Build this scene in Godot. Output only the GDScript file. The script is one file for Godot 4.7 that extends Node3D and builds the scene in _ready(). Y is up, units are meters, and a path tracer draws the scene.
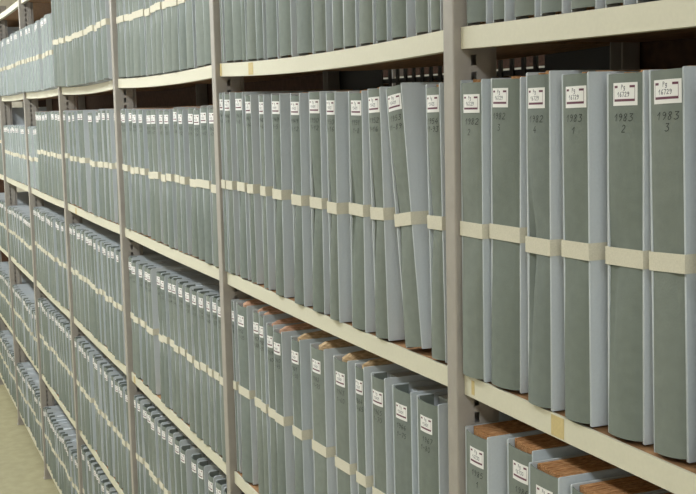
extends Node3D
# An archive aisle: a run of slotted steel shelving filled with grey, taped archive files.
# x runs along the shelving (uprights every metre, at x = 0, -1, -2 ...), z = 0 is the front of the uprights, y = 0 the floor.

const FLEN := 1155.71                       # focal length in pixels of the 696 x 494 frame
const CAM := Vector3(1.2384, 1.6453, 0.6358)
const CAM_ROT := Vector3(-6.97286, 67.67633, -1.30433)
const POST_W := 0.0262
const LIP_Z := -0.0095
const LIP_H := 0.0252
const TOPS := [1.733, 1.321, 0.909, 0.4905, 0.0775]     # shelf tops, top shelf first
const COVER_TOP := 2.137
const ROOM_X0 := -8.5
const ROOM_X1 := 5.4
const ROOM_Z0 := -1.75
const ROOM_Z1 := 2.3
const ROOM_H := 2.75
const BOARD_T := 0.0024

var rng := RandomNumberGenerator.new()
var cam: Camera3D
var M := {}
var taken := {}
var label_mats := []

const ORD := ["first", "second", "third", "fourth", "fifth", "sixth", "seventh", "eighth", "ninth", "tenth", "eleventh", "twelfth", "thirteenth", "fourteenth", "fifteenth", "sixteenth", "seventeenth", "eighteenth", "nineteenth", "twentieth", "twenty-first", "twenty-second", "twenty-third", "twenty-fourth"]
const ROWS := ["top shelf", "fourth shelf up", "third shelf up", "second shelf up", "lowest shelf"]

func _ready():
	rng.seed = 16729
	setup_view()
	make_materials()
	build_room()
	build_lamps()
	build_shelving()
	build_files()

# ------------------------------------------------------------------ camera, sky, light
func setup_view():
	cam = Camera3D.new()
	cam.name = "camera"
	cam.fov = 2.0 * rad_to_deg(atan(247.0 / FLEN))
	cam.near = 0.02
	cam.position = CAM
	cam.rotation_degrees = CAM_ROT
	add_child(cam)
	cam.current = true
	var env := Environment.new()
	env.background_mode = Environment.BG_COLOR
	env.background_color = Color(0.02, 0.02, 0.02)
	env.tonemap_mode = Environment.TONE_MAPPER_LINEAR
	env.tonemap_exposure = 1.0
	env.sdfgi_enabled = true
	env.ssao_enabled = true
	env.ssil_enabled = true
	var we := WorldEnvironment.new()
	we.name = "world_environment"
	we.environment = env
	add_child(we)

const LAMP_X := [-7.8, -5.65, -3.5, -1.35, 2.3, 4.3]
const LAMP_Z := 1.05
const LAMP_ENERGY := 3.0
const LAMP_COLOR := Color(0.945, 0.978, 1.0)

func build_lamps():
	var n := 0
	for lx in LAMP_X:
		one_lamp(Vector3(lx, ROOM_H, LAMP_Z), LAMP_ENERGY, ["long white ceiling lamp nearest the far end wall", "long white ceiling lamp second from the far end wall", "long white ceiling lamp third from the far end wall", "long white ceiling lamp opposite the first bay past 1983", "long white ceiling lamp just beyond the open end of the 1983 bay", "long white ceiling lamp second beyond the open end of the 1983 bay"][n])
		n += 1

func one_lamp(at: Vector3, energy: float, label: String):
	var t := thing("ceiling_lamp", label, "lamp", at, "ceiling lamps over the aisle")
	var st := mb()
	box(st, Vector3(-0.75, -0.035, -0.13), Vector3(0.75, 0.0, 0.13))
	part(st, "housing", M.lamp_body, t)
	st = mb()
	box(st, Vector3(-0.73, -0.085, -0.115), Vector3(0.73, -0.0355, 0.115))
	part(st, "diffuser", M.lamp_glow, t)
	var l := AreaLight3D.new()
	l.name = "light"
	l.area_size = Vector2(1.44, 0.22)
	l.area_normalize_energy = true
	l.light_energy = energy
	l.light_color = LAMP_COLOR
	l.shadow_enabled = true
	l.area_range = 14.0
	l.rotation_degrees = Vector3(-90, 0, 0)
	l.position = Vector3(0, -0.088, 0)
	t.add_child(l)

# ------------------------------------------------------------------ helpers
func numbered(called: String) -> String:
	if not taken.has(called):
		taken[called] = 0
		return called
	taken[called] += 1
	return "%s_%03d" % [called, taken[called]]

func thing(called: String, label: String, category: String, at := Vector3.ZERO, group := "") -> Node3D:
	var o := Node3D.new()
	o.name = numbered(called)
	add_child(o)
	o.position = at
	o.set_meta("label", label)
	o.set_meta("category", category)
	if group != "":
		o.set_meta("group", group)
	return o

func mb(smooth := false) -> SurfaceTool:
	var st := SurfaceTool.new()
	st.begin(Mesh.PRIMITIVE_TRIANGLES)
	st.set_smooth_group(0 if smooth else -1)
	return st

func part(st: SurfaceTool, called: String, m: Material, parent: Node) -> MeshInstance3D:
	st.generate_normals()
	var o := MeshInstance3D.new()
	o.name = called
	o.mesh = st.commit()
	o.mesh.surface_set_material(0, m)
	parent.add_child(o, true)
	return o

func structure(st: SurfaceTool, called: String, m: Material) -> MeshInstance3D:
	var o := part(st, called, m, self)
	o.set_meta("kind", "structure")
	return o

# a, b, c, d run clockwise as seen from the front
func quad(st: SurfaceTool, a: Vector3, b: Vector3, c: Vector3, d: Vector3):
	st.add_vertex(a); st.add_vertex(b); st.add_vertex(c)
	st.add_vertex(a); st.add_vertex(c); st.add_vertex(d)

func box(st: SurfaceTool, lo: Vector3, hi: Vector3, t := Transform3D.IDENTITY):
	hexa(st, [Vector3(lo.x, lo.y, hi.z), Vector3(hi.x, lo.y, hi.z), Vector3(hi.x, hi.y, hi.z), Vector3(lo.x, hi.y, hi.z),
		Vector3(lo.x, lo.y, lo.z), Vector3(hi.x, lo.y, lo.z), Vector3(hi.x, hi.y, lo.z), Vector3(lo.x, hi.y, lo.z)], t)

# eight corners: front left-bottom, right-bottom, right-top, left-top, then the same at the back
func hexa(st: SurfaceTool, p: Array, t := Transform3D.IDENTITY):
	var q := []
	for v in p:
		q.append(t * v)
	quad(st, q[3], q[2], q[1], q[0])
	quad(st, q[6], q[7], q[4], q[5])
	quad(st, q[7], q[3], q[0], q[4])
	quad(st, q[2], q[6], q[5], q[1])
	quad(st, q[7], q[6], q[2], q[3])
	quad(st, q[0], q[1], q[5], q[4])

# ------------------------------------------------------------------ materials
func noise_tex(seed_: int, freq: float, lo: Color, hi: Color, size := 256, kind := FastNoiseLite.TYPE_SIMPLEX_SMOOTH, oct := 4) -> NoiseTexture2D:
	var n := FastNoiseLite.new()
	n.seed = seed_
	n.frequency = freq
	n.noise_type = kind
	n.fractal_octaves = oct
	var g := Gradient.new()
	g.set_color(0, lo)
	g.set_color(1, hi)
	var t := NoiseTexture2D.new()
	t.width = size
	t.height = size
	t.seamless = true
	t.noise = n
	t.color_ramp = g
	return t

func bump_tex(seed_: int, freq: float, strength: float, size := 256) -> NoiseTexture2D:
	var n := FastNoiseLite.new()
	n.seed = seed_
	n.frequency = freq
	n.fractal_octaves = 3
	var t := NoiseTexture2D.new()
	t.width = size
	t.height = size
	t.seamless = true
	t.as_normal_map = true
	t.bump_strength = strength
	t.noise = n
	return t

func surf(col: Color, rough: float, tex: Texture2D = null, scale := Vector3.ONE, nrm: Texture2D = null, nscale := 0.3, spec := 0.5) -> StandardMaterial3D:
	var m := StandardMaterial3D.new()
	m.albedo_color = col
	m.roughness = rough
	m.metallic_specular = spec
	if tex:
		m.albedo_texture = tex
		m.uv1_triplanar = true
		m.uv1_world_triplanar = true
		m.uv1_scale = scale
	if nrm:
		m.normal_enabled = true
		m.normal_texture = nrm
		m.normal_scale = nscale
		m.uv1_triplanar = true
		m.uv1_world_triplanar = true
		m.uv1_scale = scale
	return m

func rgb(r: float, g: float, b: float) -> Color:
	return Color(r / 255.0, g / 255.0, b / 255.0)

func make_materials():
	var mott := noise_tex(3, 0.035, Color(0.94, 0.94, 0.94), Color(1, 1, 1))
	var mott2 := noise_tex(8, 0.05, Color(0.94, 0.94, 0.94), Color(1, 1, 1))
	var fine := noise_tex(9, 0.2, Color(0.975, 0.975, 0.975), Color(1, 1, 1))
	var linen := bump_tex(5, 0.22, 4.0)
	var paint := bump_tex(6, 0.08, 2.0)
	M.spine = []
	for c in [rgb(126, 132, 123), rgb(122, 129, 120), rgb(130, 136, 127), rgb(123, 130, 123), rgb(150, 158, 154)]:
		M.spine.append(surf(c, 0.7, mott, Vector3(6, 6, 6), linen, 0.08, 0.35))
	M.board = []
	for c in [rgb(196, 201, 203), rgb(192, 198, 200), rgb(200, 204, 205), rgb(197, 201, 202), rgb(206, 211, 213)]:
		M.board.append(surf(c, 0.75, fine, Vector3(5, 5, 5), linen, 0.04, 0.3))
	var weave := noise_tex(21, 0.3, Color(0.93, 0.93, 0.92), Color(1, 1, 1), 256, FastNoiseLite.TYPE_VALUE, 2)
	M.tape = surf(rgb(220, 213, 193), 0.85, weave, Vector3(14, 14, 14), linen, 0.1, 0.2)
	var ptex := noise_tex(31, 0.1, Color(0.66, 0.60, 0.54), Color(1, 1, 1), 256, FastNoiseLite.TYPE_SIMPLEX, 4)
	M.paper = [surf(rgb(226, 178, 130), 0.9, ptex, Vector3(22, 22, 2.5), null, 0, 0.2),
		surf(rgb(247, 208, 182), 0.9, ptex, Vector3(9, 9, 2), null, 0, 0.2),
		surf(rgb(242, 217, 178), 0.9, ptex, Vector3(9, 9, 2), null, 0, 0.2)]
	M.post = surf(rgb(167, 159, 149), 0.42, mott2, Vector3(2, 2, 2), paint, 0.1)
	M.lip = surf(rgb(216, 210, 187), 0.45, fine, Vector3(3, 3, 3))
	var grain := noise_tex(41, 0.05, Color(0.72, 0.70, 0.66), Color(1, 1, 1), 256, FastNoiseLite.TYPE_SIMPLEX, 5)
	M.deck = surf(rgb(188, 142, 98), 0.8, grain, Vector3(2, 2, 6))
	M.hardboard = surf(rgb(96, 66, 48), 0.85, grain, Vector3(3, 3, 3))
	M.mesh_metal = surf(rgb(48, 46, 42), 0.6)
	M.stain = surf(rgb(208, 186, 130), 0.6, mott, Vector3(20, 20, 20))
	var fl := noise_tex(51, 0.02, Color(0.90, 0.90, 0.88), Color(1, 1, 1), 512, FastNoiseLite.TYPE_SIMPLEX_SMOOTH, 5)
	M.floor = surf(rgb(163, 155, 120), 0.5, fl, Vector3(1.3, 1.3, 1.3), paint, 0.1)
	M.wall = surf(rgb(240, 234, 220), 0.9, mott2, Vector3(0.8, 0.8, 0.8))
	M.ceiling = surf(rgb(238, 234, 224), 0.9, mott2, Vector3(0.8, 0.8, 0.8))
	M.lamp_body = surf(rgb(235, 235, 230), 0.5)
	M.lamp_glow = surf(rgb(250, 248, 240), 0.6)
	M.lamp_glow.emission_enabled = true
	M.lamp_glow.emission = Color(0.97, 0.985, 1.0)
	M.lamp_glow.emission_energy_multiplier = 7.0
	M.ink = surf(rgb(62, 64, 60), 0.8)
	for s in ["16729", "16730", "15403", "15401"]:
		var m := StandardMaterial3D.new()
		m.albedo_texture = ImageTexture.create_from_image(label_image(s))
		m.roughness = 0.6
		label_mats.append(m)

# ------------------------------------------------------------------ writing: pen strokes in a box 0.6 wide, 1 high
const GLYPHS := {
	"0": [[[0.3, 1], [0.08, 0.8], [0.05, 0.4], [0.2, 0.03], [0.42, 0.05], [0.55, 0.45], [0.5, 0.85], [0.3, 1]]],
	"1": [[[0.02, 0.55], [0.36, 1.0], [0.3, 0.0]]],
	"2": [[[0.08, 0.8], [0.25, 1], [0.47, 0.9], [0.48, 0.65], [0.05, 0.03], [0.55, 0.05]]],
	"3": [[[0.08, 0.95], [0.5, 0.98], [0.25, 0.58], [0.5, 0.45], [0.5, 0.15], [0.28, 0.0], [0.03, 0.1]]],
	"4": [[[0.4, 1], [0.05, 0.35], [0.55, 0.38]], [[0.45, 0.65], [0.38, 0.0]]],
	"5": [[[0.52, 0.98], [0.15, 0.96], [0.1, 0.58], [0.4, 0.6], [0.52, 0.32], [0.35, 0.02], [0.05, 0.08]]],
	"6": [[[0.45, 1], [0.15, 0.65], [0.07, 0.25], [0.25, 0.0], [0.48, 0.15], [0.45, 0.42], [0.2, 0.45], [0.08, 0.25]]],
	"7": [[[0.05, 0.97], [0.55, 0.98], [0.22, 0.0]]],
	"8": [[[0.45, 0.9], [0.22, 1], [0.1, 0.78], [0.45, 0.3], [0.35, 0.02], [0.1, 0.08], [0.12, 0.35], [0.45, 0.72], [0.45, 0.9]]],
	"9": [[[0.48, 0.75], [0.3, 1], [0.08, 0.85], [0.12, 0.58], [0.35, 0.55], [0.5, 0.8], [0.42, 0.3], [0.2, 0.0]]],
	"-": [[[0.08, 0.45], [0.5, 0.48]]],
	"P": [[[0.1, 0.0], [0.1, 1.0], [0.4, 0.98], [0.52, 0.78], [0.4, 0.55], [0.1, 0.52]]],
	"g": [[[0.48, 0.55], [0.25, 0.65], [0.08, 0.4], [0.2, 0.12], [0.45, 0.2], [0.5, 0.65], [0.48, -0.1], [0.3, -0.3], [0.08, -0.2]]],
}

func img_line(im: Image, a: Vector2, b: Vector2, r: float, col: Color):
	var n := int(ceil(a.distance_to(b) * 2.0)) + 1
	for i in n + 1:
		var p := a.lerp(b, float(i) / n)
		im.fill_rect(Rect2i(int(p.x - r), int(p.y - r), int(ceil(r * 2)), int(ceil(r * 2))), col)

func img_text(im: Image, s: String, at: Vector2, hgt: float, wid: float, r: float, col: Color):
	var x := at.x
	for ch in s:
		for line in GLYPHS[ch]:
			for i in line.size() - 1:
				img_line(im, Vector2(x + line[i][0] * wid / 0.6, at.y - line[i][1] * hgt), Vector2(x + line[i + 1][0] * wid / 0.6, at.y - line[i + 1][1] * hgt), r, col)
		x += wid * 1.22

func label_image(number: String) -> Image:
	var im := Image.create(256, 160, false, Image.FORMAT_RGB8)
	im.fill(rgb(232, 229, 224))
	var bar := rgb(104, 54, 72)
	im.fill_rect(Rect2i(16, 20, 40, 16), bar)
	im.fill_rect(Rect2i(186, 20, 48, 16), bar)
	im.fill_rect(Rect2i(16, 114, 218, 17), bar)
	im.fill_rect(Rect2i(16, 36, 2, 80), bar)
	im.fill_rect(Rect2i(231, 36, 3, 80), bar)
	var ink := rgb(86, 82, 90)
	img_text(im, "Pg", Vector2(98, 46), 30, 20, 2.0, ink)
	img_text(im, number, Vector2(56, 98), 32, 22, 2.0, ink)
	im.generate_mipmaps()
	return im

# ------------------------------------------------------------------ the room
func build_room():
	var T := 0.12
	var slabs := {
		"floor": [Vector3(ROOM_X0 - T, -T, ROOM_Z0 - T), Vector3(ROOM_X1 + T, 0, ROOM_Z1 + T), M.floor],
		"ceiling": [Vector3(ROOM_X0 - T, ROOM_H, ROOM_Z0 - T), Vector3(ROOM_X1 + T, ROOM_H + T, ROOM_Z1 + T), M.ceiling],
		"wall_back": [Vector3(ROOM_X0, 0, ROOM_Z0 - T), Vector3(ROOM_X1, ROOM_H, ROOM_Z0), M.wall],
		"wall_front": [Vector3(ROOM_X0, 0, ROOM_Z1), Vector3(ROOM_X1, ROOM_H, ROOM_Z1 + T), M.wall],
		"wall_left": [Vector3(ROOM_X0 - T, 0, ROOM_Z0 - T), Vector3(ROOM_X0, ROOM_H, ROOM_Z1 + T), M.wall],
		"wall_right": [Vector3(ROOM_X1, 0, ROOM_Z0 - T), Vector3(ROOM_X1 + T, ROOM_H, ROOM_Z1 + T), M.wall],
	}
	for k in slabs:
		var st := mb()
		box(st, slabs[k][0], slabs[k][1])
		structure(st, k, slabs[k][2])

# ------------------------------------------------------------------ the shelving
const POSTS := 9          # x = 1, 0, -1 ... -7
const SLOT := 0.0205
const FRAME_H := 2.19

func bay_phrase(bay: int) -> String:
	return "the 1983 bay" if bay == 1 else ORD[bay - 2] + " bay past 1983"

func shelf_sag(bay: int, row: int) -> float:
	if row == -1: return 0.002
	if row == 0: return [0.003, 0.0075, 0.006, 0.007, 0.005, 0.004, 0.004][bay - 1]
	return [0.002, 0.003, 0.002, 0.0025, 0.003, 0.002, 0.002][bay - 1]

func shelf_y(bay: int, row: int, x: float) -> float:
	var s: float = clamp((x - (-bay + 1 + POST_W)) / (1.0 - POST_W), 0.0, 1.0)
	return (COVER_TOP if row < 0 else TOPS[row]) - shelf_sag(bay, row) * 4.0 * s * (1.0 - s)

func build_shelving():
	for k in POSTS:
		upright(1.0 - k, k)
	for bay in range(1, 8):
		for row in range(-1, 5):
			shelf(bay, row)
		if bay != 2:
			back_panel(bay, 0.06, COVER_TOP - 0.02)
		else:
			back_panel(bay, 0.06, TOPS[1] - 0.03)
			back_panel(bay, TOPS[0] + 0.021, COVER_TOP - 0.02)
	shade_toned_end_panel()
	lattice()
	far_shelf()

func upright(x: float, k: int):
	var lab := "grey slotted steel upright beside the file marked 1982 2" if k == 1 else ("grey slotted steel upright closing the 1983 bay on its open side" if k == 0 else "grey slotted steel upright, %s past the one beside file 1982 2" % ORD[k - 2])
	var t := thing("shelf_upright", lab, "upright", Vector3(x, 0, 0), "uprights of the shelving run")
	var D := 0.050
	var w := POST_W
	var th := 0.0016
	# front channel: a front face with rounded corners and two webs; the right one is slotted
	var st := mb()
	var c := 0.0018
	var prof := [Vector2(0, -D), Vector2(0, -c), Vector2(c * 0.3, -c * 0.3), Vector2(c, 0), Vector2(w - c, 0), Vector2(w - c * 0.3, -c * 0.3), Vector2(w, -c), Vector2(w, -0.0235)]
	for i in prof.size() - 1:
		var a: Vector2 = prof[i]
		var b: Vector2 = prof[i + 1]
		var n := Vector2(b.y - a.y, -(b.x - a.x)).normalized() * th     # towards the inside
		hexa(st, [Vector3(a.x, 0, a.y), Vector3(b.x, 0, b.y), Vector3(b.x, FRAME_H, b.y), Vector3(a.x, FRAME_H, a.y),
			Vector3(a.x + n.x, 0, a.y + n.y), Vector3(b.x + n.x, 0, b.y + n.y), Vector3(b.x + n.x, FRAME_H, b.y + n.y), Vector3(a.x + n.x, FRAME_H, a.y + n.y)])
	box(st, Vector3(w - th, 0, -D), Vector3(w, FRAME_H, -0.0305))
	var y := 0.0
	while y < FRAME_H - 0.001:
		box(st, Vector3(w - th, y, -0.0305), Vector3(w, min(y + SLOT - 0.0125, FRAME_H), -0.0235))
		y += SLOT
	part(st, "front_post", M.post, t)
	# back lip of the channel and the stiffening angle behind it
	st = mb()
	box(st, Vector3(w - 0.006, 0, -0.0595), Vector3(w - 0.004, FRAME_H, -0.0515))
	box(st, Vector3(0.002, 0, -0.0535), Vector3(w - 0.006, FRAME_H, -0.0515))
	part(st, "stiffener", M.post, t)
	st = mb()
	box(st, Vector3(0, 0, -0.262), Vector3(w, FRAME_H, -0.2605))
	box(st, Vector3(0, 0, -0.2605), Vector3(th, FRAME_H, -0.236))
	box(st, Vector3(w - th, 0, -0.2605), Vector3(w, FRAME_H, -0.236))
	part(st, "rear_post", M.post, t)
	for yb in [0.16, 0.6, 1.4, 2.16]:
		st = mb()
		box(st, Vector3(0.008, yb - 0.012, -0.2365), Vector3(0.0095, yb + 0.012, -0.0535))
		part(st, "brace", M.post, t)
	st = mb()
	box(st, Vector3(-0.004, 0.0, -0.056), Vector3(w + 0.004, 0.003, 0.006))
	box(st, Vector3(-0.0015, 0.0, -0.052), Vector3(w + 0.0015, 0.032, 0.0015))
	part(st, "foot", M.post, t)

func shelf(bay: int, row: int):
	var x0 := 1.0 - bay + POST_W + 0.0012
	var x1 := 2.0 - bay - 0.0012
	var what: String = "cover shelf above the top files" if row < 0 else ROWS[row]
	var t := thing("steel_shelf", "cream fronted shelf with brown deck, %s, %s" % [what, "in " + bay_phrase(bay) if bay == 1 else bay_phrase(bay)], "shelf", Vector3(x0, shelf_y(bay, row, -99.0), LIP_Z), "shelves of the run")
	var sd := mb()
	var sl := mb()
	var N := 12
	for i in N:
		var a := lerpf(x0, x1, float(i) / N)
		var b := lerpf(x0, x1, float(i + 1) / N)
		var ya := shelf_y(bay, row, a) - t.position.y
		var yb := shelf_y(bay, row, b) - t.position.y
		a -= x0
		b -= x0
		slab(sd, a, b, ya - 0.0015, yb - 0.0015, 0.016, -0.0035, -0.248)
		slab(sl, a, b, ya, yb, LIP_H, 0.0, -0.003)
		slab(sl, a, b, ya - LIP_H + 0.0015, yb - LIP_H + 0.0015, 0.0015, -0.003, -0.014)
	part(sd, "deck", M.deck, t)
	var lip := part(sl, "front_lip", M.lip, t)
	# strips of old yellowed adhesive tape stuck to the lip: metres from x0, width
	var marks := []
	if bay == 1 and row == 1: marks = [[0.018, 0.007, 0.004, 0.021], [0.193, 0.024, 0.0015, 0.0235]]
	if bay == 2 and row == 0: marks = [[0.001, 0.012, 0.001, 0.0245], [0.184, 0.027, 0.002, 0.0235]]
	if bay == 4 and row == 1: marks = [[0.16, 0.03, 0.004, 0.024]]
	if bay == 3 and row == 2: marks = [[0.03, 0.02, 0.004, 0.024]]
	for mk in marks:
		var st := mb()
		var yy := shelf_y(bay, row, x0 + mk[0] + mk[1] * 0.5) - t.position.y
		box(st, Vector3(mk[0], yy - mk[3], 0.0), Vector3(mk[0] + mk[1], yy - mk[2], 0.0004))
		var o := part(st, "tape_remnant", M.stain, lip)
		o.set_meta("label", "yellowed strip of old adhesive tape")

func slab(st: SurfaceTool, a: float, b: float, ya: float, yb: float, th: float, zf: float, zb: float):
	hexa(st, [Vector3(a, ya - th, zf), Vector3(b, yb - th, zf), Vector3(b, yb, zf), Vector3(a, ya, zf),
		Vector3(a, ya - th, zb), Vector3(b, yb - th, zb), Vector3(b, yb, zb), Vector3(a, ya, zb)])

func back_panel(bay: int, y0: float, y1: float):
	var t := thing("back_panel", "brown hardboard back panel %s, %s" % ["behind the top files" if y0 > 1.6 else "behind the files", bay_phrase(bay)], "panel", Vector3(1.5 - bay, y0, -0.2655), "back panels of the shelving")
	var st := mb()
	box(st, Vector3(-0.498, 0, -0.003), Vector3(0.498, y1 - y0, 0.0))
	part(st, "sheet", M.hardboard, t)

# a sheet closes the run's far end, its dark brown standing in for shade
func shade_toned_end_panel():
	var t := thing("shade_toned_end_panel", "end panel coloured dark brown for shade, closing the far end of the shelving", "panel", Vector3(-7.006, 0, -0.13))
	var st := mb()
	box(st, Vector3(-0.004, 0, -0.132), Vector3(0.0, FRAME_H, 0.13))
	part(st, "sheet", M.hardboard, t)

# an open lattice of flat bars closes the back of one compartment
func lattice():
	var y0: float = TOPS[1] - 0.03
	var y1: float = TOPS[0] + 0.02
	var t := thing("lattice_panel", "dark metal lattice behind the files on the fourth shelf, first bay past 1983", "lattice", Vector3(-0.5, y0, -0.2655))
	var st := mb()
	box(st, Vector3(-0.498, 0, -0.003), Vector3(-0.27, y1 - y0, 0))
	part(st, "border_sheet", M.mesh_metal, t)
	st = mb()
	box(st, Vector3(0.30, 0, -0.003), Vector3(0.498, y1 - y0, 0))
	part(st, "border_sheet", M.mesh_metal, t)
	var x := -0.27 + 0.034
	while x < 0.30:
		st = mb()
		box(st, Vector3(x - 0.005, 0, -0.003), Vector3(x + 0.005, y1 - y0, 0))
		part(st, "vertical_bar", M.mesh_metal, t)
		x += 0.034
	for k in 9:
		st = mb()
		box(st, Vector3(-0.27, 0.01 + k * 0.048, -0.006), Vector3(0.30, 0.018 + k * 0.048, -0.003))
		part(st, "cross_bar", M.mesh_metal, t)

# across the next aisle stands another shelf; only a glimpse of its front shows through the lattice
func far_shelf():
	var t := thing("steel_shelf", "cream fronted shelf glimpsed through the dark lattice", "shelf", Vector3(-4.2, 0, -1.45))
	var st := mb()
	for yy in [1.762, 1.385]:
		box(st, Vector3(-1.2, yy - LIP_H, -0.003), Vector3(2.9, yy, 0))
	part(st, "front_lip", M.lip, t)
	st = mb()
	for yy in [1.762, 1.385]:
		box(st, Vector3(-1.2, yy - 0.018, -0.25), Vector3(2.9, yy - 0.0015, -0.003))
	part(st, "deck", M.deck, t)
	st = mb()
	box(st, Vector3(-1.2, 0, -0.27), Vector3(2.9, 2.1, -0.26))  # dark sheet added behind the decks to dim what shows through the lattice
	part(st, "added_dark_sheet", M.hardboard, t)
	for x in [-1.1, 0.9, 2.8]:
		st = mb()
		box(st, Vector3(x, 0, -0.04), Vector3(x + 0.027, 2.1, 0.01))
		part(st, "upright", M.post, t)

# ------------------------------------------------------------------ the archive files
# One file is a dictionary: x (left edge), w, h, lean (shift of its top, metres), z (front), plus shape and markings.
func file(bay: int, row: int, x: float, w: float, extra := {}) -> Dictionary:
	var d := {"bay": bay, "row": row, "x": x, "w": w, "h": 0.352 + rng.randf_range(-0.002, 0.003), "lean": rng.randf_range(-0.002, 0.002), "z": LIP_Z - 0.001 + rng.randf_range(-0.005, 0.004),
		"dep": 0.238, "bulge": rng.randf_range(0.006, 0.011), "tape": 0.179 + rng.randf_range(-0.006, 0.006), "tape_h": 0.0172,
		"crease": rng.randf_range(0.0, 0.005), "cu": rng.randf_range(0.1, 0.8), "cw": rng.randf_range(0.09, 0.17), "cp": rng.randf_range(0.35, 0.65),
		"zr": rng.randf_range(-0.004, 0.0), "sd": rng.randf_range(0.001, 0.005), "papers": "flap", "pt": 0, "ltop": rng.randf_range(0.009, 0.014), "lu": rng.randf_range(0.0, 0.2),
		"tone": rng.randi_range(0, 3), "btone": rng.randi_range(0, 3), "number": 2, "marks": [], "kind": "plain", "s": rng.randi()}
	for k in extra:
		d[k] = extra[k]
	if not extra.has("tape"):
		d.tape = d.h * 0.505 + rng.randf_range(-0.0035, 0.0035)
	return d

func layout() -> Array:
	var out := []
	# ---- the 1983 bay
	var marks1 := [["1982", "2"], ["1982", "3"], ["1982", "4"], ["1983", "1"], ["1983", "2"], ["1983", "3"]]
	var a1 := [[0.029, 0.049, 0.0, -0.007, 0.3505, 0.015], [0.086, 0.055, 0.003, -0.014, 0.351, 0.0105], [0.174, 0.047, -0.003, -0.010, 0.3555, 0.015], [0.243, 0.047, -0.007, -0.012, 0.352, 0.0125], [0.310, 0.052, -0.005, -0.018, 0.351, 0.0095], [0.382, 0.044, -0.013, -0.018, 0.352, 0.0095]]
	for i in 6:
		var a: Array = a1[i]
		out.append(file(1, 1, a[0], a[1], {"lean": a[2], "z": a[3], "h": a[4], "ltop": a[5], "number": 0, "marks": marks1[i], "kind": "marked", "papers": "full", "pt": 0, "tape": [0.177, 0.1785, 0.1735, 0.1762, 0.1765, 0.179][i], "crease": [0.0, 0.002, 0.011, 0.002, 0.004, 0.003][i], "cu": [0.6, 0.7, 0.24, 0.8, 0.2, 0.75][i], "cw": [0.2, 0.2, 0.12, 0.2, 0.15, 0.2][i], "bulge": [0.009, 0.011, 0.010, 0.010, 0.011, 0.010][i], "lu": [0.12, -0.06, 0.05, 0.25, 0.1, 0.14][i], "zr": [-0.002, -0.006, 0.0, 0.0, -0.004, -0.004][i]}))
	fill(out, 1, 1, 0.452, 0.985, {"number": 0, "papers": "full"})
	for a in [[0.032, 0.041], [0.093, 0.026], [0.140, 0.040], [0.192, 0.038], [0.248, 0.040], [0.306, 0.030]]:
		out.append(file(1, 0, a[0], a[1], {"number": 0, "papers": "full", "z": -0.015, "tape": 0.159}))
	fill(out, 1, 0, 0.36, 0.985, {"number": 0, "tape": 0.159})
	var m12 := [["1985", "1"], ["1986", "1"], ["1987", "2"], ["1987", "3"]]
	var a2 := [[0.0305, 0.056, 0.348, -0.008], [0.112, 0.056, 0.353, -0.019], [0.190, 0.060, 0.350, 0.0], [0.262, 0.056, 0.347, -0.006]]
	for i in 4:
		var a: Array = a2[i]
		out.append(file(1, 2, a[0], a[1], {"h": a[2], "z": a[3], "number": 1 if i < 2 else 0, "papers": "brim", "pt": 0, "marks": m12[i], "kind": "brown papers", "lean": 0.0, "ltop": 0.017, "lu": 0.1, "bulge": 0.007, "zr": 0.0}))
	fill(out, 1, 2, 0.335, 0.985, {"number": 0, "papers": "brim"})
	fill(out, 1, 3, 0.032, 0.985, {})
	fill(out, 1, 4, 0.032, 0.985, {})
	# ---- first bay past 1983
	var b1 := [[-0.9725, 0.022, 0.0], [-0.943, 0.028, 0.0], [-0.886, 0.043, 0.0], [-0.814, 0.024, -0.004], [-0.742, 0.024, 0.002], [-0.661, 0.036, 0.006], [-0.563, 0.037, 0.004], [-0.482, 0.041, 0.004], [-0.399, 0.034, 0.003], [-0.322, 0.049, 0.004], [-0.234, 0.041, -0.014], [-0.144, 0.044, -0.052], [-0.068, 0.037, -0.008]]
	var mk := [["1946", "1-6"], ["1946", "7-9"], ["1947", "1-8"], ["1947", "9-14"], ["1948", "1-6"], ["1949", "1-5"], ["1949", "1-12"], ["1950", "7-12"], ["1950", "1-16"], ["1951", "1-8"], ["1952", "9-16"], ["1953", "11-89"], ["1954", "11-93"]]
	for i in b1.size():
		var a: Array = b1[i]
		var tp: float = [0.176, 0.176, 0.177, 0.177, 0.178, 0.178, 0.175, 0.176, 0.174, 0.177, 0.176, 0.172, 0.176][i]
		out.append(file(2, 1, a[0], a[1], {"lean": a[2], "number": 2 + i % 2, "marks": mk[i], "kind": "leaning" if a[2] < -0.03 else "marked", "papers": "full", "lu": 0.14, "cu": rng.randf_range(0.1, 0.2), "cw": 0.14, "cp": 0.5, "crease": rng.randf_range(0.003, 0.009), "h": [0.355, 0.355, 0.355, 0.350, 0.349, 0.350, 0.349, 0.350, 0.348, 0.347, 0.349, 0.351, 0.349][i], "tape": tp, "ltop": 0.012, "z": [-0.006, -0.007, -0.012, -0.010, -0.011, -0.006, -0.006, -0.008, -0.005, -0.009, -0.009, -0.013, -0.014][i]}))
	var b2 := [[-0.9685, 0.014, 0.355, "full", 1], [-0.930, 0.058, 0.356, "lens", 1], [-0.826, 0.029, 0.358, "lens", 1], [-0.789, 0.026, 0.357, "lens", 1], [-0.745, 0.030, 0.347, "lens", 1], [-0.707, 0.041, 0.343, "lens", 1], [-0.612, 0.041, 0.346, "lens", 2], [-0.517, 0.056, 0.351, "lens", 2], [-0.414, 0.052, 0.351, "lens", 2], [-0.327, 0.031, 0.355, "lens", 2], [-0.266, 0.043, 0.353, "flap", 0], [-0.193, 0.054, 0.351, "flap", 0], [-0.115, 0.060, 0.353, "flap", 0]]
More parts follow.
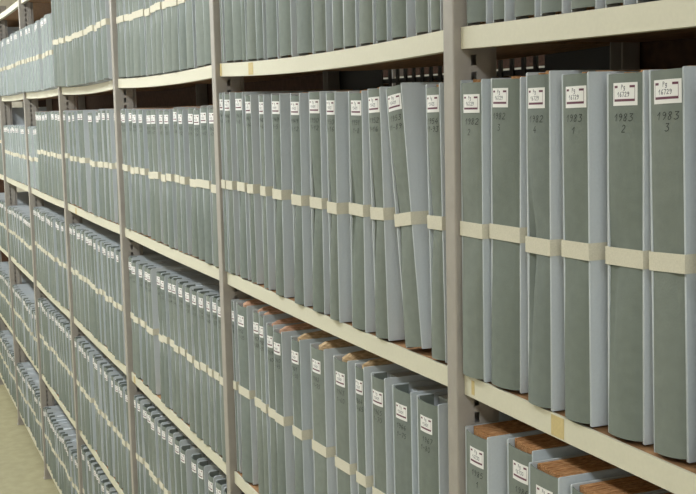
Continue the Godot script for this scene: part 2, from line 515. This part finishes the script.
	for i in b2.size():
		var a: Array = b2[i]
		out.append(file(2, 2, a[0], a[1], {"h": a[2], "papers": a[3], "pt": a[4], "number": 3, "lean": -0.002, "marks": [str(1955 + i), "1-%d" % (20 + i * 5)], "kind": "orange papers" if a[3] == "lens" else ("open top" if a[3] == "flap" else "plain"), "ltop": 0.02, "lu": 0.05, "sd": 0.003, "z": -0.0145, "crease": 0.001, "tape": 0.181 if i < 10 else 0.175}))
	for a in [[-0.9685, 0.012], [-0.944, 0.046], [-0.891, 0.058], [-0.828, 0.021], [-0.798, 0.048], [-0.741, 0.036], [-0.698, 0.051], [-0.620, 0.060], [-0.532, 0.063], [-0.462, 0.047], [-0.389, 0.043], [-0.341, 0.044], [-0.280, 0.043], [-0.226, 0.034], [-0.178, 0.040], [-0.101, 0.031], [-0.064, 0.024]]:
		out.append(file(2, 0, a[0], a[1], {"papers": "full", "tape": 0.159, "z": -0.014 + rng.randf_range(-0.003, 0.003), "crease": rng.randf_range(0.0, 0.006)}))
	fill(out, 2, 3, -0.968, -0.012, {})
	fill(out, 2, 4, -0.968, -0.012, {})
	# ---- second bay past 1983 and beyond
	from_labels(out, 3, 1, [-1.956, -1.905, -1.850, -1.798, -1.734, -1.634, -1.573, -1.505, -1.432, -1.354, -1.307, -1.232, -1.171, -1.102, -1.042], {"papers": "full", "h": 0.329})
	from_labels(out, 3, 2, [-1.948, -1.886, -1.802, -1.740, -1.696, -1.594, -1.541, -1.484, -1.438, -1.382, -1.299, -1.240, -1.181, -1.130, -1.091, -1.036], {"h": 0.328, "h2": 0.346})
	from_labels(out, 3, 3, [-1.953, -1.912, -1.840, -1.781, -1.715, -1.661, -1.612, -1.555, -1.482, -1.412, -1.317, -1.260, -1.173, -1.110, -1.050], {})
	fill(out, 3, 0, -1.968, -1.012, {"tape": 0.156, "papers": "full", "tight": 1})
	fill(out, 3, 4, -1.968, -1.012, {})
	from_labels(out, 4, 1, [-2.948, -2.878, -2.786, -2.665, -2.577, -2.482, -2.403, -2.342, -2.284, -2.226, -2.149, -2.055], {"papers": "full", "h": 0.329})
	fill(out, 4, 0, -2.968, -2.012, {"tape": 0.156, "papers": "full", "z": 0.012, "tight": 1})
	for r in [2, 3, 4]:
		fill(out, 4, r, -2.968, -2.012, {"h": [0.337, 0.344, 0.347][r - 2]})
	var short0 := {"h": 0.266, "tape": 0.128, "kind": "short", "tone": 4, "btone": 4}
	var short_out := {"h": 0.266, "tape": 0.128, "kind": "short", "tone": 4, "btone": 4, "z": 0.010}
	fill(out, 5, 0, -3.968, -3.012, short_out)
	fill(out, 5, 1, -3.968, -3.735, short0)
	fill(out, 5, 1, -3.715, -3.012, {"papers": "full", "h": 0.329})
	fill(out, 6, 0, -4.968, -4.012, short_out)
	fill(out, 6, 1, -4.968, -4.012, short0)
	fill(out, 7, 0, -5.968, -5.012, {})
	fill(out, 7, 1, -5.968, -5.012, {})
	for b in [5, 6, 7]:
		for r in [2, 3, 4]:
			fill(out, b, r, -b + 1.032, -b + 1.988, {"h": 0.26, "kind": "short"} if b >= 6 or r == 4 else {"h": [0.328, 0.341][r - 2]})
	return out

# a full shelf of files of varying thickness, some with air between them
func fill(out: Array, bay: int, row: int, x0: float, x1: float, extra: Dictionary):
	var x := x0
	while x < x1 - 0.022:
		var w := rng.randf_range(0.026, 0.050)
		if x + w > x1: w = x1 - x
		var gap := rng.randf_range(0.0075, 0.032)
		if rng.randf() < 0.12: gap += 0.015
		if extra.has("tight"):
			w = rng.randf_range(0.036, 0.060)
			gap = rng.randf_range(0.0075, 0.018)
			if x + w > x1: w = x1 - x
		var e := extra.duplicate()
		if not e.has("lean"): e.lean = rng.randf_range(-0.003, 0.003)
		if e.has("h"): e.h += rng.randf_range(-0.004, 0.004)
		if e.has("z"): e.z += rng.randf_range(-0.005, 0.005)
		if e.has("tape"): e.tape += rng.randf_range(-0.003, 0.003)
		if bay >= 4 and row <= 1 and rng.randf() < (0.4 if row == 0 else 0.15): e.bare = 1
		out.append(file(bay, row, x, w, e))
		x += w + gap

func from_labels(out: Array, bay: int, row: int, xs: Array, extra: Dictionary):
	for i in xs.size():
		var lo: float = (xs[i - 1] + xs[i]) * 0.5 if i > 0 else 1.0 - bay + POST_W + 0.003
		var hi: float = (xs[i] + xs[i + 1]) * 0.5 if i < xs.size() - 1 else 2.0 - bay - 0.004
		var half: float = min(min(xs[i] - lo, hi - xs[i]) - 0.003, 0.024) * 0.85
		half = max(half, 0.008)
		var e := extra.duplicate()
		e.lean = rng.randf_range(-0.003, 0.003)
		e.lu = 0.06
		if e.has("h"): e.h += rng.randf_range(-0.004, 0.004)
		if e.has("h2"): e.h = lerpf(e.h, e.h2, float(i) / xs.size())
		out.append(file(bay, row, xs[i] - half, half * 2.0, e))

func project(p: Vector3) -> Vector2:
	var q := Basis.from_euler(CAM_ROT * PI / 180.0).transposed() * (p - CAM)
	if q.z > -0.05: return Vector2(9999, 9999)
	return Vector2(348.0 - FLEN * q.x / q.z, 247.0 + FLEN * q.y / q.z)

# visible area of the front of a file in the frame, in pixels
func shown(d: Dictionary) -> float:
	var y: float = TOPS[d.row]
	var a := project(Vector3(d.x, y, 0))
	var b := project(Vector3(d.x + d.w, y, 0))
	var c := project(Vector3(d.x + d.w, y + d.h, 0))
	var x0: float = clamp(a.x, 0, 696)
	var x1: float = clamp(max(b.x, c.x), 0, 696)
	var y0: float = clamp(c.y, 0, 494)
	var y1: float = clamp(a.y, 0, 494)
	return max(x1 - x0, 0.0) * max(y1 - y0, 0.0)

func place(d: Dictionary) -> Transform3D:
	var ang: float = -asin(clamp(d.lean / d.h, -0.5, 0.5))
	var lift: float = abs(sin(ang)) * d.w * 0.5
	var cx: float = d.x + d.w * 0.5
	return Transform3D(Basis(Vector3(0, 0, 1), ang), Vector3(cx, max(shelf_y(d.bay, d.row, d.x), shelf_y(d.bay, d.row, d.x + d.w)) + lift + 0.0003, d.z))

func build_files():
	var all := layout()
	# position along each shelf, counted from the 1983 end
	var rows := {}
	for d in all:
		var key: int = d.bay * 10 + d.row
		if not rows.has(key): rows[key] = []
		rows[key].append(d)
	for key in rows:
		var list: Array = rows[key]
		list.sort_custom(func(p, q): return p.x > q.x)
		for i in list.size():
			list[i].ord = i
			list[i].count = list.size()
	for d in all:
		d.area = shown(d)
	all.sort_custom(func(p, q): return p.area > q.area)
	var singles := 0
	var st := {}
	for d in all:
		if d.area > 12.0 and singles < 300:
			single(d)
			singles += 1
		else:
			merge(d, st)
	var o := MeshInstance3D.new()
	o.name = "distant_files"
	var mesh := ArrayMesh.new()
	for k in st:
		st[k].st.generate_normals()
		st[k].st.commit(mesh)
		mesh.surface_set_material(mesh.get_surface_count() - 1, st[k].m)
	o.mesh = mesh
	add_child(o)
	o.set_meta("kind", "stuff")
	o.set_meta("label", "remaining rows of grey taped files filling the far shelves")
	o.set_meta("category", "files")

func describe(d: Dictionary) -> String:
	var look := "grey taped file"
	if d.bay == 1:
		if d.row == 1 and d.marks.size() > 0:
			return "grey file hand marked %s over %s, %s along from the upright, cream tape" % [d.marks[0], d.marks[1], ORD[d.count - 1 - d.ord]]
		if d.row == 2 and d.marks.size() > 0:
			return "grey file brimming with brown papers, %s from the upright, under the 1982 files" % ORD[d.count - 1 - d.ord]
		return "grey taped file, %s from the upright, %s of the 1983 bay" % [ORD[d.count - 1 - d.ord], ROWS[d.row]]
	match d.kind:
		"short": look = "short grey file"
		"orange papers": look = "grey file with orange papers"
		"open top": look = "grey hollow topped file"
		"leaning": look = "leaning grey taped file"
	return "%s, %s from 1983 end, %s, %s" % [look, ORD[d.ord], ROWS[d.row], bay_phrase(d.bay)]

func single(d: Dictionary):
	var t := thing("archive_file", describe(d), "file", Vector3.ZERO, "files on the %s, %s" % [ROWS[d.row], bay_phrase(d.bay)])
	t.transform = place(d)
	var I := Transform3D.IDENTITY
	var st := mb(true)
	f_spine(st, d, I)
	var sp := part(st, "spine", M.spine[d.tone], t)
	if not d.has("bare"):
		st = mb(true)
		f_label(st, d, I)
		var lb := part(st, "label", label_mats[d.number], sp)
		lb.set_meta("label", "white paper label with maroon bars and a number")
	if d.bay <= 3 and d.row >= 1 and d.row <= 2:
		st = mb()
		var mk: Array = d.marks if d.marks.size() > 0 else ["19%02d" % (30 + d.s % 60), "%d-%d" % [1 + d.s % 7, 9 + d.s % 50]]
		f_writing(st, d, I, mk)
		part(st, "handwriting", M.ink, sp)
	for s in [-1, 1]:
		st = mb()
		f_board(st, d, I, s)
		part(st, "cover_board", M.board[d.btone], t)
	st = mb()
	f_papers(st, d, I)
	part(st, "papers", M.paper[d.pt], t)
	if d.papers == "flap":
		st = mb()
		f_flap(st, d, I)
		part(st, "inner_flap", M.board[d.btone], t)
		st = mb()
		f_hinge(st, d, I)
		part(st, "hinge_cloth", M.spine[d.tone], t)
	st = mb()
	f_tape(st, d, I)
	var tp := part(st, "tape", M.tape, t)
	tp.set_meta("label", "cream woven tape tied round the file")

func merge(d: Dictionary, st: Dictionary):
	var X := place(d)
	for k in [["spine%d" % d.tone, M.spine[d.tone], true], ["board%d" % d.btone, M.board[d.btone], false], ["tape", M.tape, false], ["label", label_mats[2], true], ["paper", M.paper[0], false]]:
		if not st.has(k[0]):
			st[k[0]] = {"st": mb(k[2]), "m": k[1]}
	f_spine(st["spine%d" % d.tone].st, d, X)
	if not d.has("bare"): f_label(st["label"].st, d, X)
	f_board(st["board%d" % d.btone].st, d, X, -1)
	f_board(st["board%d" % d.btone].st, d, X, 1)
	if d.papers == "flap":
		f_flap(st["board%d" % d.btone].st, d, X)
		if not st.has("hinge%d" % d.tone): st["hinge%d" % d.tone] = {"st": mb(), "m": M.spine[d.tone]}
		f_hinge(st["hinge%d" % d.tone].st, d, X)
	f_tape(st["tape"].st, d, X)
	f_papers(st["paper"].st, d, X)

# depth of the cloth spine at u (0..1 across) and height y: it bulges between the boards and is drawn in by the tape
func spine_z(d: Dictionary, u: float, y: float) -> float:
	var drawn: float = exp(-pow((y - d.tape) / 0.045, 2.0))
	var arch := 4.0 * u * (1.0 - u)
	arch = pow(max(arch, 0.0), 0.62)
	var base: float = -0.0012 + lerpf(0.0, d.zr, u)
	var b: float = min(d.bulge, d.w * 0.2) * lerpf(0.6, 1.0, 1.0 - y / d.h)
	var z := base + b * arch * (1.0 - 0.62 * drawn)
	var v: float = clamp(1.0 - abs(y / d.h - d.cp) / 0.38, 0.0, 1.0)
	z -= d.crease * exp(-pow((u - d.cu) / d.cw, 2.0)) * v * v * (3.0 - 2.0 * v)
	return min(z, lerpf(0.02, 0.0009 + lerpf(0.0, d.zr, u), smoothstep(0.3, 0.8, drawn)))

func spine_p(d: Dictionary, u: float, y: float, off := 0.0) -> Vector3:
	var hw: float = d.w * 0.5 - 0.0011
	return Vector3(lerpf(-hw, hw, u), y, spine_z(d, u, y) + off)

func f_spine(st: SurfaceTool, d: Dictionary, X: Transform3D):
	var y0 := 0.003
	var y1: float = d.h - d.sd
	var near: bool = d.bay <= 3
	var ys := [y0, 0.04, 0.09, d.tape - 0.045, d.tape - 0.02, d.tape, d.tape + 0.02, d.tape + 0.045, d.h * 0.72, d.h * 0.86, y1] if near else [y0, d.tape - 0.05, d.tape, d.tape + 0.05, y1]
	var N := 10 if near else 5
	for j in ys.size() - 1:
		for i in N:
			var u0 := float(i) / N
			var u1 := float(i + 1) / N
			quad(st, X * spine_p(d, u0, ys[j + 1]), X * spine_p(d, u1, ys[j + 1]), X * spine_p(d, u1, ys[j]), X * spine_p(d, u0, ys[j]))
	# inner face, so that the cloth has thickness and the top shows an edge
	st.set_smooth_group(1)
	var T := 0.0016
	for i in N:
		var u0 := float(i) / N
		var u1 := float(i + 1) / N
		quad(st, X * spine_p(d, u0, y1, -T), X * spine_p(d, u1, y1, -T), X * spine_p(d, u1, y1), X * spine_p(d, u0, y1))
		quad(st, X * spine_p(d, u0, y0), X * spine_p(d, u1, y0), X * spine_p(d, u1, y0, -T), X * spine_p(d, u0, y0, -T))
	st.set_smooth_group(2)
	for j in ys.size() - 1:
		for i in N:
			var u0 := float(i) / N
			var u1 := float(i + 1) / N
			quad(st, X * spine_p(d, u1, ys[j + 1], -T), X * spine_p(d, u0, ys[j + 1], -T), X * spine_p(d, u0, ys[j], -T), X * spine_p(d, u1, ys[j], -T))
	st.set_smooth_group(0)

func label_rect(d: Dictionary) -> Array:
	var lw: float = min(0.0305, d.w * (0.72 if d.bay <= 3 else 0.6))
	var inner: float = d.w - 0.0022
	var uc: float = 0.5 + d.lu * clamp((inner - lw) / inner * 3.0, 0.0, 1.0)
	var hu: float = lw / inner * 0.5
	uc = clamp(uc, hu + 0.03, 0.97 - hu)
	var yt: float = d.h - d.sd * 0.5 - d.ltop
	return [uc - hu, uc + hu, yt, yt - (0.0212 if d.bay <= 3 else 0.0195)]

func f_label(st: SurfaceTool, d: Dictionary, X: Transform3D):
	var r := label_rect(d)
	var N := 6
	for i in N:
		var a := float(i) / N
		var b := float(i + 1) / N
		var q := [[a, 0.0], [b, 0.0], [b, 1.0], [a, 0.0], [b, 1.0], [a, 1.0]]
		for p in q:
			st.set_uv(Vector2(p[0], p[1]))
			st.add_vertex(X * spine_p(d, lerpf(r[0], r[1], p[0]), lerpf(r[2], r[3], p[1]), 0.0005))

func f_writing(st: SurfaceTool, d: Dictionary, X: Transform3D, lines: Array):
	var r := label_rect(d)
	var inner: float = d.w - 0.0022
	var g := RandomNumberGenerator.new()
	g.seed = d.s
	for k in 2:
		var s: String = lines[k]
		var hgt := 0.0070
		var wid: float = min(0.0052, inner * 0.8 / (s.length() * 1.25))
		var tw: float = wid * 1.22 * s.length()
		var ub: float = clamp((r[0] + r[1]) * 0.5 + g.randf_range(-0.05, 0.05), tw * 0.5 / inner + 0.06, 0.94 - tw * 0.5 / inner)
		var x: float = ub * inner - tw * 0.5
		var y: float = r[3] - 0.0135 - k * 0.0115 + g.randf_range(-0.001, 0.001)
		for ch in s:
			for line in GLYPHS[ch]:
				for i in line.size() - 1:
					var a := Vector2(x + line[i][0] * wid / 0.6 + line[i][1] * 0.0012, y + line[i][1] * hgt)
					var b := Vector2(x + line[i + 1][0] * wid / 0.6 + line[i + 1][1] * 0.0012, y + line[i + 1][1] * hgt)
					var n := (b - a).normalized().orthogonal() * 0.00036
					var p := []
					for c in [a + n, b + n, b - n, a - n]:
						p.append(X * spine_p(d, clamp(c.x / inner, 0.01, 0.99), c.y, 0.0004))
					quad(st, p[0], p[1], p[2], p[3])
			x += wid * 1.22

# a stiff board with rounded front corners, s = -1 left, 1 right
func f_board(st: SurfaceTool, d: Dictionary, X: Transform3D, s: int):
	var zf: float = d.zr if s > 0 else 0.0
	var h: float = d.h
	var r := 0.0016 if d.bay <= 2 else 0.005
	var zb: float = -d.dep
	var out_ := [Vector2(zb, 0), Vector2(zf - r * 0.5, 0), Vector2(zf, r * 0.5), Vector2(zf, h - r), Vector2(zf - r * 0.3, h - r * 0.3), Vector2(zf - r, h), Vector2(zb, h)]
	var xo: float = s * d.w * 0.5
	var xi: float = s * (d.w * 0.5 - BOARD_T)
	var n := out_.size()
	for i in range(1, n - 1):
		var tri := [out_[0], out_[i], out_[i + 1]]
		for side in [0, 1]:
			var xx: float = xo if side == 0 else xi
			var flip: bool = (s > 0) == (side == 0)
			var idx := [0, 1, 2] if flip else [0, 2, 1]
			for k in idx:
				st.add_vertex(X * Vector3(xx, tri[k].y, tri[k].x))
	for i in n:
		var a: Vector2 = out_[i]
		var b: Vector2 = out_[(i + 1) % n]
		var lo: float = min(xo, xi)
		var hi: float = max(xo, xi)
		quad(st, X * Vector3(lo, b.y, b.x), X * Vector3(hi, b.y, b.x), X * Vector3(hi, a.y, a.x), X * Vector3(lo, a.y, a.x))

# the papers stand between the boards in a few bundles, each with its own height and edge
func f_papers(st: SurfaceTool, d: Dictionary, X: Transform3D):
	var g := RandomNumberGenerator.new()
	g.seed = d.s
	var hw: float = d.w * 0.5 - BOARD_T - 0.001
	var n: int = clampi(int(d.w / 0.0034), 3, 16) if d.papers != "flap" and d.bay <= 3 else 4
	if d.papers == "lens" or d.papers == "brim": n = clampi(int(d.w / 0.0018), 8, 34)
	for i in n:
		var a := lerpf(-hw, hw, float(i) / n)
		var b := lerpf(-hw, hw, float(i + 1) / n)
		var c := ((a + b) * 0.5) / hw
		var top: float = d.h
		var zf := -0.016
		match d.papers:
			"full":
				top = d.h + g.randf_range(-0.006, 0.0014)
				zf = -0.013 - g.randf() * 0.004
			"brim":
				top = d.h - 0.001 + g.randf_range(-0.0022, 0.0016)
				zf = -0.0075 + 0.003 * (1.0 - c * c) - g.randf() * 0.003
			"lens":
				top = d.h + 0.009 - 0.010 * c * c + g.randf_range(-0.0004, 0.0004)
				zf = -0.006 - 0.042 * pow(abs(c), 3.0)
				a *= 0.96
				b *= 0.96
			"flap":
				top = d.h - 0.02
				zf = -0.03
		var zb: float = -d.dep + 0.006 + g.randf() * 0.003
		var lo := 0.0015 + g.randf() * 0.001
		var tb: float = top + g.randf_range(-0.001, 0.001)
		var q := [Vector3(a, lo, zf), Vector3(b, lo, zf), Vector3(b, top, zf), Vector3(a, top, zf), Vector3(a, lo, zb), Vector3(b, lo, zb), Vector3(b, tb, zb), Vector3(a, tb, zb)]
		if d.papers == "lens":
			var zm := zf - 0.05
			var ft := top - 0.009
			hexa(st, [Vector3(a, lo, zf), Vector3(b, lo, zf), Vector3(b, ft, zf), Vector3(a, ft, zf), Vector3(a, lo, zf - 0.012), Vector3(b, lo, zf - 0.012), Vector3(b, top - 0.003, zf - 0.012), Vector3(a, top - 0.003, zf - 0.012)], X)
			hexa(st, [Vector3(a, lo, zf - 0.012), Vector3(b, lo, zf - 0.012), Vector3(b, top - 0.003, zf - 0.012), Vector3(a, top - 0.003, zf - 0.012), Vector3(a, lo, zm), Vector3(b, lo, zm), Vector3(b, top, zm), Vector3(a, top, zm)], X)
			q[0].z = zm; q[1].z = zm; q[2].z = zm; q[3].z = zm
		hexa(st, q, X)

func f_flap(st: SurfaceTool, d: Dictionary, X: Transform3D):
	var hw: float = d.w * 0.5 - BOARD_T - 0.0006
	var zf: float = -0.024 - 0.010 * fposmod(d.s * 0.001, 1.0)
	var y: float = d.h - 0.004 - 0.004 * fposmod(d.s * 0.00037, 1.0)
	box(st, Vector3(-hw, y - 0.0012, -d.dep + 0.002), Vector3(hw, y, zf), X)
	box(st, Vector3(-hw, y - 0.018, zf - 0.001), Vector3(hw, y - 0.0012, zf), X)

# the spine cloth is carried round the hinge on to the inside of both boards
func f_hinge(st: SurfaceTool, d: Dictionary, X: Transform3D):
	var hi: float = d.w * 0.5 - BOARD_T
	for s in [-1, 1]:
		var a: float = s * hi
		var b: float = s * (hi - 0.0007)
		box(st, Vector3(min(a, b), 0.02, -0.024), Vector3(max(a, b), d.h - 0.0012, -0.0035), X)

# a flat woven band round the whole file
func f_tape(st: SurfaceTool, d: Dictionary, X: Transform3D):
	var hw: float = d.w * 0.5
	var t := 0.0008
	var y0: float = d.tape - d.tape_h * 0.5
	var y1: float = d.tape + d.tape_h * 0.5
	var zl := 0.0012
	var zr: float = d.zr + 0.0012
	var zb: float = -d.dep - 0.0003
	# front strip runs from the left board to the right board
	hexa(st, [Vector3(-hw - t, y0, zl + t), Vector3(hw + t, y0, zr + t), Vector3(hw + t, y1, zr + t), Vector3(-hw - t, y1, zl + t),
		Vector3(-hw - t, y0, zl), Vector3(hw + t, y0, zr), Vector3(hw + t, y1, zr), Vector3(-hw - t, y1, zl)], X)
	box(st, Vector3(hw + 0.0001, y0, zb), Vector3(hw + t, y1, zr), X)
	box(st, Vector3(-hw - t, y0, zb), Vector3(-hw - 0.0001, y1, zl), X)
	box(st, Vector3(-hw - t, y0, zb - t), Vector3(hw + t, y1, zb), X)
